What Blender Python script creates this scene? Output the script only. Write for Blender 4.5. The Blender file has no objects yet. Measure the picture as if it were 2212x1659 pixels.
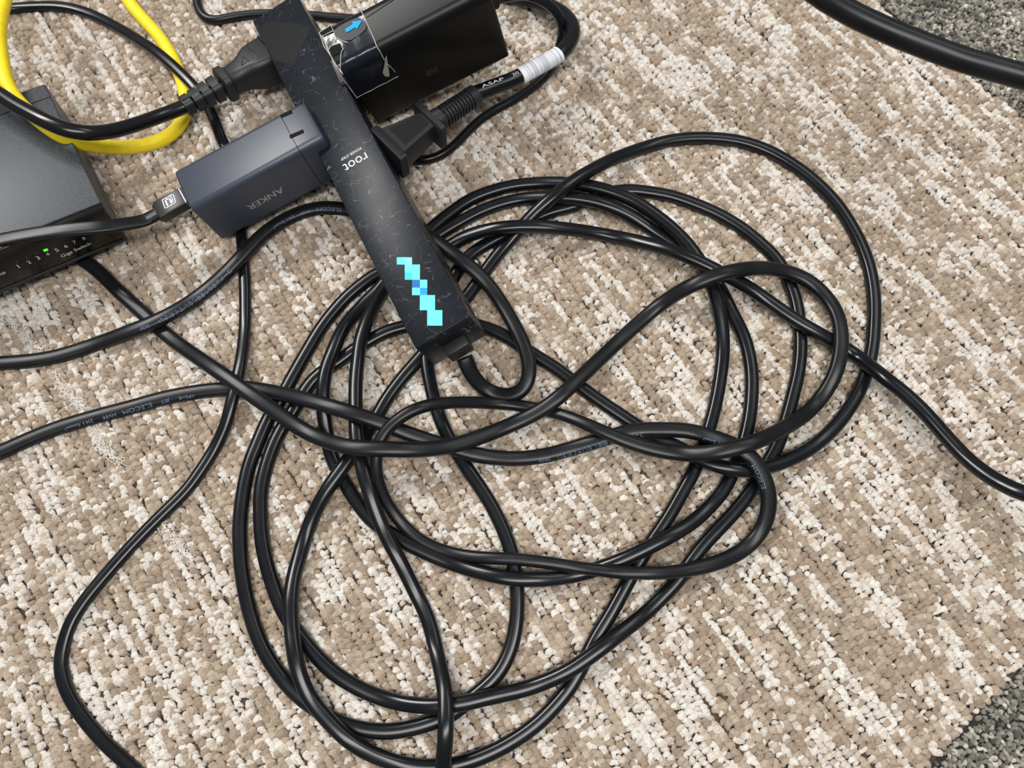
import bpy, bmesh, math, random
import numpy as np
from mathutils import Vector, Matrix

random.seed(7); RNG = np.random.RandomState(11)
MM = 0.001
S = bpy.context.scene
COL = S.collection

# ------------------------------------------------------------------ camera
F = 1650.0                      # focal length in pixels of the 2212 px wide frame
TI = math.radians(17)
D0 = 318.0                      # mm from lens to the carpet at the picture's centre
CT, ST = math.cos(TI), math.sin(TI)
C = np.array([0, -D0*ST, D0*CT])
RC = np.array([[1, 0, 0], [0, CT, ST], [0, -ST, CT]])
cam_d = bpy.data.cameras.new('camera'); cam = bpy.data.objects.new('camera', cam_d); COL.objects.link(cam)
cam.location = Vector(C)*MM; cam.rotation_euler = (TI, 0, 0)
cam_d.sensor_width = 36; cam_d.lens = 36*F/2212; cam_d.clip_start = 0.01; cam_d.clip_end = 20
cam_d.dof.use_dof = True; cam_d.dof.focus_distance = 0.300; cam_d.dof.aperture_fstop = 13
S.camera = cam

# ------------------------------------------------------------------ world, lamps, exposure
w = bpy.data.worlds.new('world'); S.world = w; w.use_nodes = True
bg = w.node_tree.nodes['Background']; bg.inputs[0].default_value = (0.93, 0.96, 1.0, 1); bg.inputs[1].default_value = 0.21

def ceiling_or_fill_lamp(loc, size, power, col=(1, 0.985, 0.96)):
    l = bpy.data.lights.new('ceiling_or_fill_light', 'AREA'); l.shape = 'RECTANGLE'; l.size, l.size_y = size
    l.energy = power; l.color = col
    o = bpy.data.objects.new('ceiling_or_fill_light', l); COL.objects.link(o); o.location = loc
    o.rotation_euler = (Vector(loc)).to_track_quat('Z', 'Y').to_euler()
    return o
ceiling_or_fill_lamp((-1.40, 1.15, 2.1), (1.25, 0.16), 50)
ceiling_or_fill_lamp((1.05, 1.05, 2.1), (1.25, 0.14), 7)
ceiling_or_fill_lamp((0.12, -0.34, 1.20), (0.9, 0.30), 12.0)  # added low fill lamp, no ceiling fixture; brightens the near carpet
S.view_settings.view_transform = 'Standard'; S.view_settings.look = 'None'
S.view_settings.exposure = 0.0; S.view_settings.gamma = 1.0; S.view_settings.use_curve_mapping = False

# ------------------------------------------------------------------ projection helpers (mm)
def ray(u, v):
    return np.array([(u-1106)/F, -(v-829.5)/F, -1.0]) @ RC
def unp(u, v, z=0.0):
    d = ray(u, v); return C + d*((z-C[2])/d[2])
def hit(u, v, p0, n):
    d = ray(u, v); return C + d*(np.dot(np.array(p0)-C, n)/np.dot(d, n))
def nrm(a):
    a = np.array(a, float); return a/np.linalg.norm(a)

# ------------------------------------------------------------------ materials
def mat(name, col, rough=0.5, spec=0.5, bump=None, coat=0.0, metal=0.0, noise=None):
    m = bpy.data.materials.new(name); m.use_nodes = True; nt = m.node_tree
    b = nt.nodes['Principled BSDF']
    b.inputs['Base Color'].default_value = (*col, 1); b.inputs['Roughness'].default_value = rough
    b.inputs['Specular IOR Level'].default_value = spec; b.inputs['Metallic'].default_value = metal
    b.inputs['Coat Weight'].default_value = coat; b.inputs['Coat Roughness'].default_value = 0.12
    tc = nt.nodes.new('ShaderNodeTexCoord')
    if noise:                    # (scale, darker/lighter colour, roughness swing)
        n = nt.nodes.new('ShaderNodeTexNoise'); n.inputs['Scale'].default_value = noise[0]; n.inputs['Detail'].default_value = 6
        nt.links.new(tc.outputs['Object'], n.inputs['Vector'])
        r = nt.nodes.new('ShaderNodeValToRGB'); r.color_ramp.elements[0].position = 0.35; r.color_ramp.elements[1].position = 0.68
        r.color_ramp.elements[0].color = (*col, 1); r.color_ramp.elements[1].color = (*noise[1], 1)
        nt.links.new(n.outputs['Fac'], r.inputs[0]); nt.links.new(r.outputs[0], b.inputs['Base Color'])
        mr = nt.nodes.new('ShaderNodeMapRange'); mr.inputs[3].default_value = rough-noise[2]; mr.inputs[4].default_value = rough+noise[2]
        nt.links.new(n.outputs['Fac'], mr.inputs[0]); nt.links.new(mr.outputs[0], b.inputs['Roughness'])
    if bump:                     # (scale, strength, distance mm)
        n = nt.nodes.new('ShaderNodeTexNoise'); n.inputs['Scale'].default_value = bump[0]; n.inputs['Detail'].default_value = 3
        nt.links.new(tc.outputs['Object'], n.inputs['Vector'])
        bp = nt.nodes.new('ShaderNodeBump'); bp.inputs['Strength'].default_value = bump[1]; bp.inputs['Distance'].default_value = bump[2]*MM
        nt.links.new(n.outputs['Fac'], bp.inputs['Height']); nt.links.new(bp.outputs['Normal'], b.inputs['Normal'])
    return m
def flat(name, col, rough=0.6): return mat(name, col, rough, 0.3)

M = {}
M['rubber'] = mat('black_cord_rubber', (0.0032, 0.0038, 0.0056), 0.24, 0.42, noise=(60, (0.006, 0.0068, 0.0085), 0.06))
M['rubber_dull'] = mat('black_flat_cord_rubber', (0.0045, 0.005, 0.0063), 0.33, 0.33, noise=(60, (0.009, 0.0095, 0.011), 0.07))
M['gloss_cord'] = mat('glossy_black_cord', (0.005, 0.005, 0.006), 0.24, 0.5)
M['plastic'] = mat('black_moulded_plastic', (0.015, 0.016, 0.018), 0.46, 0.5, bump=(2500, 0.15, 0.05))
M['brick'] = mat('black_adapter_plastic', (0.0032, 0.0035, 0.004), 0.38, 0.28, bump=(2500, 0.1, 0.03))
M['charger'] = mat('dark_slate_plastic', (0.016, 0.019, 0.031), 0.42, 0.6, bump=(3500, 0.12, 0.03))
M['charger_top'] = mat('slate_satin_plastic', (0.036, 0.045, 0.068), 0.40, 0.7, bump=(3500, 0.12, 0.03))
M['switch_lid'] = mat('charcoal_powder_coat', (0.030, 0.036, 0.045), 0.44, 0.6, bump=(2600, 0.5, 0.06), noise=(900, (0.055, 0.062, 0.072), 0.06))
M['switch_front'] = mat('black_gloss_panel', (0.006, 0.0055, 0.005), 0.25, 0.35)
M['yellow'] = mat('yellow_cable_jacket', (1.0, 0.80, 0.022), 0.45, 0.4, bump=(500, 0.3, 0.3), noise=(300, (0.93, 0.68, 0.018), 0.05))
M['white_print'] = flat('white_print', (0.75, 0.78, 0.80))
M['grey_print'] = flat('pale_bronze_print', (0.50, 0.44, 0.37))
M['blue_print'] = flat('faded_blue_print', (0.14, 0.20, 0.30))
M['slot'] = flat('black_recess', (0.002, 0.002, 0.002), 0.8)
M['label'] = mat('white_label_paper', (0.86, 0.88, 0.93), 0.45, 0.4)
M['bars'] = flat('grey_barcode_ink', (0.42, 0.42, 0.46))
M['arrow'] = flat('bright_blue_print', (0.0, 0.36, 0.90))
M['film_edge'] = mat('yellowed_film_edge', (0.42, 0.40, 0.33), 0.35, 0.5)
M['film_dark'] = mat('navy_film_print', (0.004, 0.006, 0.014), 0.35, 0.2)
M['connector'] = mat('brushed_dark_metal', (0.020, 0.020, 0.018), 0.38, 0.5)
M['connector_edge'] = mat('bright_metal_edge', (0.6, 0.6, 0.62), 0.3, 0.5, metal=0.9)
M['smudge'] = flat('brown_smudge', (0.034, 0.020, 0.014), 0.8)
M['socket_side'] = mat('warm_black_plastic', (0.030, 0.028, 0.023), 0.4, 0.5)

def scratched():
    m = mat('scratched_black_plastic', (0.0085, 0.0105, 0.0145), 0.32, 0.20)
    nt = m.node_tree; b = nt.nodes['Principled BSDF']; tc = nt.nodes.new('ShaderNodeTexCoord')
    def math_(op, a, b_=None):
        n = nt.nodes.new('ShaderNodeMath'); n.operation = op
        for i, x in enumerate((a, b_)):
            if x is None: continue
            if isinstance(x, (int, float)): n.inputs[i].default_value = x
            else: nt.links.new(x, n.inputs[i])
        return n.outputs[0]
    acc = None
    for k, (ang, sc) in enumerate([(0.4, 1.0), (1.3, 1.4), (2.2, 0.9), (-0.5, 1.2)]):
        # a hairline where a warped band crosses zero, kept only in patches
        mp = nt.nodes.new('ShaderNodeMapping'); mp.inputs['Rotation'].default_value = (0, 0, ang)
        mp.inputs['Location'].default_value = (0.13*k, 0.21*k, 0)
        nt.links.new(tc.outputs['Object'], mp.inputs['Vector'])
        n1 = nt.nodes.new('ShaderNodeTexNoise'); n1.inputs['Scale'].default_value = 70*sc; n1.inputs['Detail'].default_value = 2.5; n1.inputs['Distortion'].default_value = 0.6
        n2 = nt.nodes.new('ShaderNodeTexNoise'); n2.inputs['Scale'].default_value = 160*sc; n2.inputs['Detail'].default_value = 3
        nt.links.new(mp.outputs[0], n1.inputs['Vector']); nt.links.new(mp.outputs[0], n2.inputs['Vector'])
        d = math_('ABSOLUTE', math_('SUBTRACT', n1.outputs['Fac'], 0.5))
        line = math_('LESS_THAN', d, 0.0026)
        keep = math_('MULTIPLY', math_('SUBTRACT', n2.outputs['Fac'], 0.50), 8.0)
        c = nt.nodes.new('ShaderNodeClamp'); nt.links.new(keep, c.inputs[0])
        l = math_('MULTIPLY', line, c.outputs[0])
        acc = l if acc is None else math_('MAXIMUM', acc, l)
    cl = nt.nodes.new('ShaderNodeTexNoise'); cl.inputs['Scale'].default_value = 55; cl.inputs['Detail'].default_value = 5
    nt.links.new(tc.outputs['Object'], cl.inputs['Vector'])
    r = nt.nodes.new('ShaderNodeMapRange'); r.inputs[1].default_value = 0.35; r.inputs[2].default_value = 0.75
    nt.links.new(cl.outputs['Fac'], r.inputs[0])
    mx = nt.nodes.new('ShaderNodeMix'); mx.data_type = 'RGBA'
    mx.inputs[6].default_value = (0.0085, 0.0105, 0.0145, 1); mx.inputs[7].default_value = (0.0125, 0.0155, 0.0205, 1)
    nt.links.new(r.outputs[0], mx.inputs[0])
    m2 = nt.nodes.new('ShaderNodeMix'); m2.data_type = 'RGBA'; m2.inputs[7].default_value = (0.11, 0.12, 0.135, 1)
    nt.links.new(mx.outputs[2], m2.inputs[6]); nt.links.new(acc, m2.inputs[0]); nt.links.new(m2.outputs[2], b.inputs['Base Color'])
    rr = nt.nodes.new('ShaderNodeMapRange'); rr.inputs[3].default_value = 0.26; rr.inputs[4].default_value = 0.40
    nt.links.new(cl.outputs['Fac'], rr.inputs[0]); nt.links.new(rr.outputs[0], b.inputs['Roughness'])
    return m
M['strip'] = scratched()

def film():
    m = bpy.data.materials.new('clear_glossy_film'); m.use_nodes = True; nt = m.node_tree
    b = nt.nodes['Principled BSDF']; b.inputs['Base Color'].default_value = (0.012, 0.016, 0.03, 1)
    b.inputs['Roughness'].default_value = 0.13; b.inputs['Alpha'].default_value = 0.6
    tc = nt.nodes.new('ShaderNodeTexCoord'); n = nt.nodes.new('ShaderNodeTexNoise'); n.inputs['Scale'].default_value = 120; n.inputs['Detail'].default_value = 4
    nt.links.new(tc.outputs['Object'], n.inputs['Vector'])
    bp = nt.nodes.new('ShaderNodeBump'); bp.inputs['Strength'].default_value = 0.4; bp.inputs['Distance'].default_value = 0.4*MM
    nt.links.new(n.outputs['Fac'], bp.inputs['Height']); nt.links.new(bp.outputs[0], b.inputs['Normal'])
    return m
M['film'] = film()
def led():
    m = bpy.data.materials.new('lit_green_led'); m.use_nodes = True; b = m.node_tree.nodes['Principled BSDF']
    b.inputs['Base Color'].default_value = (0.05, 0.6, 0.02, 1); b.inputs['Emission Color'].default_value = (0.10, 1.0, 0.02, 1); b.inputs['Emission Strength'].default_value = 1.0
    return m
M['led'] = led()
M['led_off'] = flat('unlit_led_lens', (0.018, 0.022, 0.012), 0.4)

# ------------------------------------------------------------------ object helpers
def tag(o, label=None, cat=None, group=None, kind=None):
    if label: o['label'] = label
    if cat: o['category'] = cat
    if group: o['group'] = group
    if kind: o['kind'] = kind
    return o
def thing(name, label, cat, loc_mm, group=None):
    o = bpy.data.objects.new(name, None); COL.objects.link(o); o.empty_display_size = 0.01
    o.location = Vector(loc_mm)*MM
    return tag(o, label, cat, group)
def mesh_obj(name, verts, faces, material, parent=None, smooth=True, mats=None, fmat=None):
    """verts in world mm; kept in the parent's coordinates"""
    v = np.array(verts, float)*MM
    if parent is not None:
        pm = parent.matrix_world if parent.parent is None else parent.matrix_world
        off = world_loc(parent); v = v - np.array(off)
    org = v.mean(0)
    me = bpy.data.meshes.new(name); me.from_pydata([tuple(x) for x in v-org], [], [tuple(f) for f in faces])
    me.materials.append(material)
    if mats:
        for mm_ in mats: me.materials.append(mm_)
    if fmat is not None: me.polygons.foreach_set('material_index', fmat)
    bm = bmesh.new(); bm.from_mesh(me); bmesh.ops.recalc_face_normals(bm, faces=bm.faces); bm.to_mesh(me); bm.free()
    me.polygons.foreach_set('use_smooth', [smooth]*len(me.polygons))
    me.update()
    o = bpy.data.objects.new(name, me); COL.objects.link(o); o.location = org
    if parent is not None: o.parent = parent
    return o
def world_loc(o):
    p = Vector(o.location)
    while o.parent is not None:
        o = o.parent; p = p + Vector(o.location)
    return p
class Fr:
    """a frame: origin c, unit axes x,y,z (columns of r); mm"""
    def __init__(s, c, x, y, z): s.c = np.array(c, float); s.x = nrm(x); s.y = nrm(y); s.z = nrm(z)
    def p(s, a, b, c_): return s.c + s.x*a + s.y*b + s.z*c_
    def pts(s, L): return [s.p(*q) for q in L]
def frame_px(p0, z0, p1, z1, roll=0):
    a, b = unp(*p0, z0), unp(*p1, z1); x = nrm(b-a); y = nrm(np.cross([0, 0, 1], x)); z = np.cross(x, y)
    r = math.radians(roll); y, z = y*math.cos(r)+z*math.sin(r), z*math.cos(r)-y*math.sin(r)
    f = Fr(a, x, y, z); f.L = float(np.linalg.norm(b-a)); return f

def rbox(fr, d, bev=1.0, seg=3, c=(0, 0, 0)):
    """rounded box: returns verts, faces in mm"""
    bm = bmesh.new(); bmesh.ops.create_cube(bm, size=1.0)
    for v in bm.verts: v.co = Vector((v.co.x*d[0], v.co.y*d[1], v.co.z*d[2]))
    if bev > 0: bmesh.ops.bevel(bm, geom=list(bm.edges), offset=bev, segments=seg, profile=0.5, affect='EDGES')
    bm.verts.index_update()
    V = [fr.p(v.co.x+c[0], v.co.y+c[1], v.co.z+c[2]) for v in bm.verts]
    Fc = [[v.index for v in f.verts] for f in bm.faces]; bm.free(); return V, Fc
def box_obj(name, fr, d, material, parent, bev=1.0, seg=3, c=(0, 0, 0), smooth=True):
    V, Fc = rbox(fr, d, bev, seg, c); o = mesh_obj(name, V, Fc, material, parent, smooth)
    if smooth: edge_smooth(o)
    return o
def edge_smooth(o, ang=40):
    bm = bmesh.new(); bm.from_mesh(o.data)
    for e in bm.edges:
        if len(e.link_faces) == 2 and e.calc_face_angle(0) > math.radians(ang): e.smooth = False
    bm.to_mesh(o.data); bm.free()
def section(hw, hh, n=24, e=2.6):
    out = []
    for i in range(n):
        a = 2*math.pi*i/n; c_, s_ = math.cos(a), math.sin(a)
        out.append((hw*math.copysign(abs(c_)**(2/e), c_), hh*math.copysign(abs(s_)**(2/e), s_)))
    return out
def loft(fr, secs, n=28):
    """secs: (x, half width along y, half height along z, exponent[, yc, zc])"""
    V, Fc = [], []
    for s_ in secs:
        x, hw, hh, e = s_[:4]; yc = s_[4] if len(s_) > 4 else 0; zc = s_[5] if len(s_) > 5 else 0
        V += [fr.p(x, yc+a, zc+b) for a, b in section(hw, hh, n, e)]
    k = len(secs)
    for i in range(k-1):
        for j in range(n):
            a = i*n+j; b = i*n+(j+1) % n; Fc.append((a, b, b+n, a+n))
    Fc.append(tuple(range(n))[::-1]); Fc.append(tuple((k-1)*n+j for j in range(n)))
    return V, Fc
def loft_obj(name, fr, secs, material, parent, n=28, ang=35):
    V, Fc = loft(fr, secs, n); o = mesh_obj(name, V, Fc, material, parent, True); edge_smooth(o, ang); return o
def join(parts):
    V, Fc = [], []
    for v, f in parts:
        k = len(V); V += list(v); Fc += [tuple(i+k for i in ff) for ff in f]
    return V, Fc

def text_mesh(s, ext=0.0):
    cu = bpy.data.curves.new('t', 'FONT'); cu.body = s; cu.size = 1.0; cu.resolution_u = 3
    o = bpy.data.objects.new('t', cu); COL.objects.link(o); bpy.context.view_layer.update()
    me = bpy.data.meshes.new_from_object(o.evaluated_get(bpy.context.evaluated_depsgraph_get()))
    bm = bmesh.new(); bm.from_mesh(me); bmesh.ops.triangulate(bm, faces=bm.faces)
    bm.verts.index_update()
    V = np.array([v.co[:] for v in bm.verts]) if len(bm.verts) else np.zeros((0, 3)); Fc = [[v.index for v in f.verts] for f in bm.faces]
    bm.free(); bpy.data.objects.remove(o); bpy.data.curves.remove(cu); bpy.data.meshes.remove(me)
    if len(V): V[:, 0] -= V[:, 0].min()
    return V, Fc
def text_on_plane(name, s, p0, p1, up, n, material, parent, ysc=1.0, bold=0.0):
    """text whose baseline runs from p0 to p1 (3-D mm), letters rising along up"""
    V, Fc = text_mesh(s); L = np.linalg.norm(np.array(p1)-p0); k = L/V[:, 0].max(); x = nrm(np.array(p1)-p0); up = nrm(up); n = nrm(n)
    W = [np.array(p0)+x*v[0]*k+up*v[1]*k*ysc+n*0.12 for v in V]
    return mesh_obj(name, W, Fc, material, parent, False)
def quad(name, pts, n, material, parent, lift=0.12):
    P = [np.array(p)+nrm(n)*lift for p in pts]
    return mesh_obj(name, P, [tuple(range(len(P)))], material, parent, False)

# ------------------------------------------------------------------ the floor: two carpet tiles of looped yarn
EA, EB = unp(1915, 20)[:2], unp(2212, 255)[:2]          # edge of the beige tile, upper right
EC, ED = unp(2212, 1440)[:2], unp(2005, 1659)[:2]       # edge of the beige tile, lower right
def side(P, a, b):
    d = b-a; n = np.array([-d[1], d[0]])/np.linalg.norm(d); return (P-a) @ n
def carpet_backing():
    x0, x1, y0, y1 = -330, 330, -230, 290
    # corner where both edges meet
    d1, d2 = EB-EA, EC-ED
    t = np.linalg.solve(np.array([d1, -d2]).T, ED-EA)[0]; K = EA+d1*t
    A1 = EA - d1*6; B1 = ED - d2*6
    fl = mesh_obj('floor', [(x, y, z) for z in (-3.2, -12) for x, y in ((-420, -320), (420, -320), (420, 380), (-420, 380))],
                  [(0, 1, 2, 3), (7, 6, 5, 4), (0, 1, 5, 4), (1, 2, 6, 5), (2, 3, 7, 6), (3, 0, 4, 7)], flat('concrete_subfloor', (0.25, 0.24, 0.22)), None, False)
    fl['kind'] = 'structure'
    be = [A1, K, B1, np.array([-420, B1[1]]), np.array([-420, A1[1]])]
    def prism(name, poly, m):
        n = len(poly); V = [(*p, -0.9) for p in poly]+[(*p, -3.2) for p in poly]
        Fc = [tuple(range(n)), tuple(range(2*n-1, n-1, -1))]+[(i, (i+1) % n, (i+1) % n+n, i+n) for i in range(n)]
        return mesh_obj(name, V, Fc, m, fl, False)
    t1 = prism('carpet_tile', be, mat('brown_tile_backing', (0.085, 0.055, 0.036), 0.9, 0.1))
    gr = [K, A1, np.array([560, A1[1]]), np.array([560, B1[1]]), B1]
    t2 = prism('carpet_tile', gr, mat('grey_tile_backing', (0.030, 0.030, 0.028), 0.9, 0.1))
    t1['label'] = 'beige and cream striped loop pile carpet tile'; t2['label'] = 'grey speckled loop pile carpet tile at the right corners'
    return fl, t1, t2
floor, tile_beige, tile_grey = carpet_backing()

def loop_variant(k, rng):
    """one tuft: a fat strand of plied yarn bent over into a loop; unit = 1 mm"""
    NT, NP = 19, 18; V, Fc = [], []
    lean = rng.uniform(0.15, 0.6); wid = rng.uniform(0.85, 1.2); tw = rng.uniform(3, 7); ph = rng.uniform(0, 6.28)
    bend = rng.uniform(0.15, 0.75)
    for i in range(NT):
        t = i/(NT-1); a = math.pi*(0.08+0.84*t)
        cx, cz = -math.cos(a)*wid*1.0, math.sin(a)*1.75-1.5
        cy = lean*math.sin(a)*1.0 - bend*math.cos(a)**2
        tx, tz = math.sin(a)*wid, math.cos(a)*1.75; L = math.hypot(tx, tz); tx, tz = tx/L, tz/L
        nx, nz = -tz, tx
        r = (0.74+0.20*math.sin(math.pi*t)) * (1+0.05*rng.randn())
        for j in range(NP):
            b = 2*math.pi*j/NP
            rr = r*(0.97+0.17*abs(math.cos(1.5*b+tw*t+ph))+0.035*rng.randn())
            u, v = rr*math.cos(b)*0.92, rr*math.sin(b)*1.18
            V.append((cx+nx*u, cy+v, cz+nz*u))
    for i in range(NT-1):
        for j in range(NP):
            a = i*NP+j; b = i*NP+(j+1) % NP; Fc.append((a, b, b+NP, a+NP))
    me = bpy.data.meshes.new('yarn_loop'); me.from_pydata([tuple(np.array(v)*MM) for v in V], [], Fc)
    me.polygons.foreach_set('use_smooth', [True]*len(me.polygons)); me.update()
    return me
loops_col = bpy.data.collections.new('yarn_loops')
rl = np.random.RandomState(3)
for k in range(8):
    o = bpy.data.objects.new('yarn_loop', loop_variant(k, rl)); loops_col.objects.link(o)

def yarn_material(name, grey=False):
    m = bpy.data.materials.new(name); m.use_nodes = True; nt = m.node_tree; b = nt.nodes['Principled BSDF']
    b.inputs['Roughness'].default_value = 0.85; b.inputs['Specular IOR Level'].default_value = 0.12
    b.inputs['Sheen Weight'].default_value = 0.25; b.inputs['Sheen Roughness'].default_value = 0.5
    at = nt.nodes.new('ShaderNodeAttribute'); at.attribute_type = 'INSTANCER'; at.attribute_name = 'tint'
    r = nt.nodes.new('ShaderNodeValToRGB'); cr = r.color_ramp
    stops = ([(0.0, (0.33, 0.245, 0.175)), (0.30, (0.44, 0.345, 0.255)), (0.52, (0.55, 0.445, 0.34)), (0.66, (0.69, 0.60, 0.51)), (1.0, (0.87, 0.83, 0.765))] if not grey else
             [(0.0, (0.075, 0.070, 0.058)), (0.35, (0.22, 0.205, 0.17)), (0.6, (0.42, 0.39, 0.32)), (0.85, (0.70, 0.66, 0.55)), (1.0, (0.85, 0.81, 0.70))])
    cr.elements[0].position, cr.elements[0].color = stops[0][0], (*stops[0][1], 1)
    cr.elements[1].position, cr.elements[1].color = stops[-1][0], (*stops[-1][1], 1)
    for p, c_ in stops[1:-1]:
        e = cr.elements.new(p); e.color = (*c_, 1)
    nt.links.new(at.outputs['Fac'], r.inputs[0])
    tc = nt.nodes.new('ShaderNodeTexCoord')
    n = nt.nodes.new('ShaderNodeTexNoise'); n.inputs['Scale'].default_value = 1700; n.inputs['Detail'].default_value = 4
    mp = nt.nodes.new('ShaderNodeMapping'); mp.inputs['Scale'].default_value = (1, 2.5, 1)
    nt.links.new(tc.outputs['Object'], mp.inputs['Vector']); nt.links.new(mp.outputs[0], n.inputs['Vector'])
    mr = nt.nodes.new('ShaderNodeMapRange'); mr.inputs[1].default_value = 0.3; mr.inputs[2].default_value = 0.7; mr.inputs[3].default_value = 0.60; mr.inputs[4].default_value = 1.22
    nt.links.new(n.outputs['Fac'], mr.inputs[0])
    mx = nt.nodes.new('ShaderNodeMix'); mx.data_type = 'RGBA'; mx.blend_type = 'MULTIPLY'; mx.inputs[0].default_value = 1
    nt.links.new(r.outputs[0], mx.inputs[6]); nt.links.new(mr.outputs[0], mx.inputs[7]); nt.links.new(mx.outputs[2], b.inputs['Base Color'])
    bp = nt.nodes.new('ShaderNodeBump'); bp.inputs['Strength'].default_value = 0.9; bp.inputs['Distance'].default_value = 0.45*MM
    nt.links.new(n.outputs['Fac'], bp.inputs['Height']); nt.links.new(bp.outputs[0], b.inputs['Normal'])
    return m

def scatter_tree(name, material):
    ng = bpy.data.node_groups.new(name, 'GeometryNodeTree')
    ng.interface.new_socket('Geometry', in_out='INPUT', socket_type='NodeSocketGeometry')
    ng.interface.new_socket('Geometry', in_out='OUTPUT', socket_type='NodeSocketGeometry')
    N = ng.nodes; gi = N.new('NodeGroupInput'); go = N.new('NodeGroupOutput')
    m2p = N.new('GeometryNodeMeshToPoints'); ci = N.new('GeometryNodeCollectionInfo'); ci.inputs['Collection'].default_value = loops_col
    ci.inputs['Separate Children'].default_value = True; ci.inputs['Reset Children'].default_value = True
    iop = N.new('GeometryNodeInstanceOnPoints'); iop.inputs['Pick Instance'].default_value = True
    def attr(nm, t):
        a = N.new('GeometryNodeInputNamedAttribute'); a.data_type = t; a.inputs['Name'].default_value = nm; return a
    ar, asc, ai = attr('rot', 'FLOAT_VECTOR'), attr('scl', 'FLOAT_VECTOR'), attr('idx', 'INT')
    e2r = N.new('FunctionNodeEulerToRotation')
    sm = N.new('GeometryNodeSetMaterial'); sm.inputs['Material'].default_value = material
    Lk = ng.links.new
    Lk(gi.outputs[0], m2p.inputs[0]); Lk(m2p.outputs[0], iop.inputs['Points'])
    Lk(ci.outputs[0], sm.inputs['Geometry']); Lk(sm.outputs[0], iop.inputs['Instance'])
    Lk(ai.outputs[0], iop.inputs['Instance Index']); Lk(ar.outputs[0], e2r.inputs[0]); Lk(e2r.outputs[0], iop.inputs['Rotation'])
    Lk(asc.outputs[0], iop.inputs['Scale']); Lk(iop.outputs[0], go.inputs[0])
    return ng
def pile(name, P, rot, scl, tint, material, parent):
    me = bpy.data.meshes.new(name); me.from_pydata([tuple(p*MM) for p in P], [], [])
    n = len(P)
    a = me.attributes.new('rot', 'FLOAT_VECTOR', 'POINT'); a.data.foreach_set('vector', rot.ravel())
    a = me.attributes.new('scl', 'FLOAT_VECTOR', 'POINT'); a.data.foreach_set('vector', scl.ravel())
    a = me.attributes.new('idx', 'INT', 'POINT'); a.data.foreach_set('value', RNG.randint(0, 8, n).astype(np.int32))
    a = me.attributes.new('tint', 'FLOAT', 'POINT'); a.data.foreach_set('value', tint)
    me.materials.append(material)
    o = bpy.data.objects.new(name, me); COL.objects.link(o); o.parent = parent; o.location = -world_loc(parent)
    md = o.modifiers.new('pile', 'NODES'); md.node_group = scatter_tree(name, material)
    o['kind'] = 'stuff'; return o
def smooth1(a, s, axis):
    k = np.exp(-0.5*(np.arange(-int(3*s)-1, int(3*s)+2)/s)**2); k /= k.sum()
    return np.apply_along_axis(lambda x: np.convolve(x, k, 'same'), axis, a)
def in_view(P, m=18):
    # the ground the photograph sees and a margin around it
    k = 1.0
    y = P[:, 1]; half = 184.8+(y+144.9)*(251.9-184.8)/342.4
    return (np.abs(P[:, 0]) < half+m+10) & (y > -144.9-m) & (y < 197.5+m+25)
def beige_pile():
    ang = math.radians(-55.5); ex = np.array([math.cos(ang), math.sin(ang)]); ey = np.array([-ex[1], ex[0]])
    PR, PL = 3.0, 1.62                         # row gauge and stitch length, mm
    nr, nl = 236, 470
    R = np.random.RandomState(5)
    f1 = smooth1(R.randn(nr, nl), 3.2, 1); f1 /= f1.std()
    f2 = smooth1(smooth1(R.randn(nr, nl), 7, 1), 0.9, 0); f2 /= f2.std()
    f3 = smooth1(R.randn(nr, 1), 0.8, 0); f3 /= f3.std()
    f4 = R.randn(nr, nl)
    fld = 0.95*f1+0.45*f2+0.08*f3+0.62*f4
    ii, jj = np.mgrid[0:nr, 0:nl]
    wob = smooth1(R.randn(nr, nl), 7, 1)*3.0*0.45
    off = (ii % 2)*0.5+R.rand(nr, 1)
    u = (jj-nl/2+off)*PL+R.randn(nr, nl)*0.30; v = (ii-nr/2)*PR+wob+R.randn(nr, nl)*0.24
    P = np.stack([u.ravel()*ex[0]+v.ravel()*ey[0], u.ravel()*ex[1]+v.ravel()*ey[1]], -1)
    fld = fld.ravel()
    ok = in_view(P) & (side(P, EA, EB) < -0.9) & (side(P, ED, EC) > 0.9)
    P = P[ok]; fld = fld[ok]; n = len(P)
    cream = fld > 0.50
    tint = np.where(cream, 0.70+0.30*R.rand(n), 0.05+0.47*R.rand(n))
    tint = np.where((fld > 0.22) & (fld <= 0.50), 0.50+0.17*R.rand(n), tint)
    z = R.randn(n)*0.26+np.where(cream, 0.1, -0.05)
    rot = np.stack([R.randn(n)*0.20, R.randn(n)*0.20, ang+math.pi*(R.rand(n) < 0.06)+R.randn(n)*0.38+1.25], -1)
    b = np.where(cream, 0.90, 1.02)+R.randn(n)*0.10
    scl = np.stack([b*1.12, b*(1.02+R.randn(n)*0.10), b*(1.0+R.randn(n)*0.08)], -1)
    # small cream ends tucked between the tan rows
    k = int(n*0.085); q = R.choice(n, k, replace=False)
    P2 = P[q]+ey*PR*0.5+R.randn(k, 2)*0.3; ok2 = (side(P2, EA, EB) < -0.9) & (side(P2, ED, EC) > 0.9)
    P2 = P2[ok2]; k = len(P2)
    s2 = 0.42+0.16*R.rand(k)
    P = np.vstack([np.column_stack([P, z]), np.column_stack([P2, 0.25+0.3*R.rand(k)])])
    rot = np.vstack([rot, np.stack([R.randn(k)*.3, R.randn(k)*.3, ang+R.randn(k)*0.4], -1)])
    scl = np.vstack([scl, np.stack([s2*1.5, s2, s2*1.1], -1)]); tint = np.concatenate([tint, 0.8+0.2*R.rand(k)])
    return pile('carpet_pile', P, rot, scl, tint, yarn_material('beige_and_cream_yarn'), tile_beige)
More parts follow.
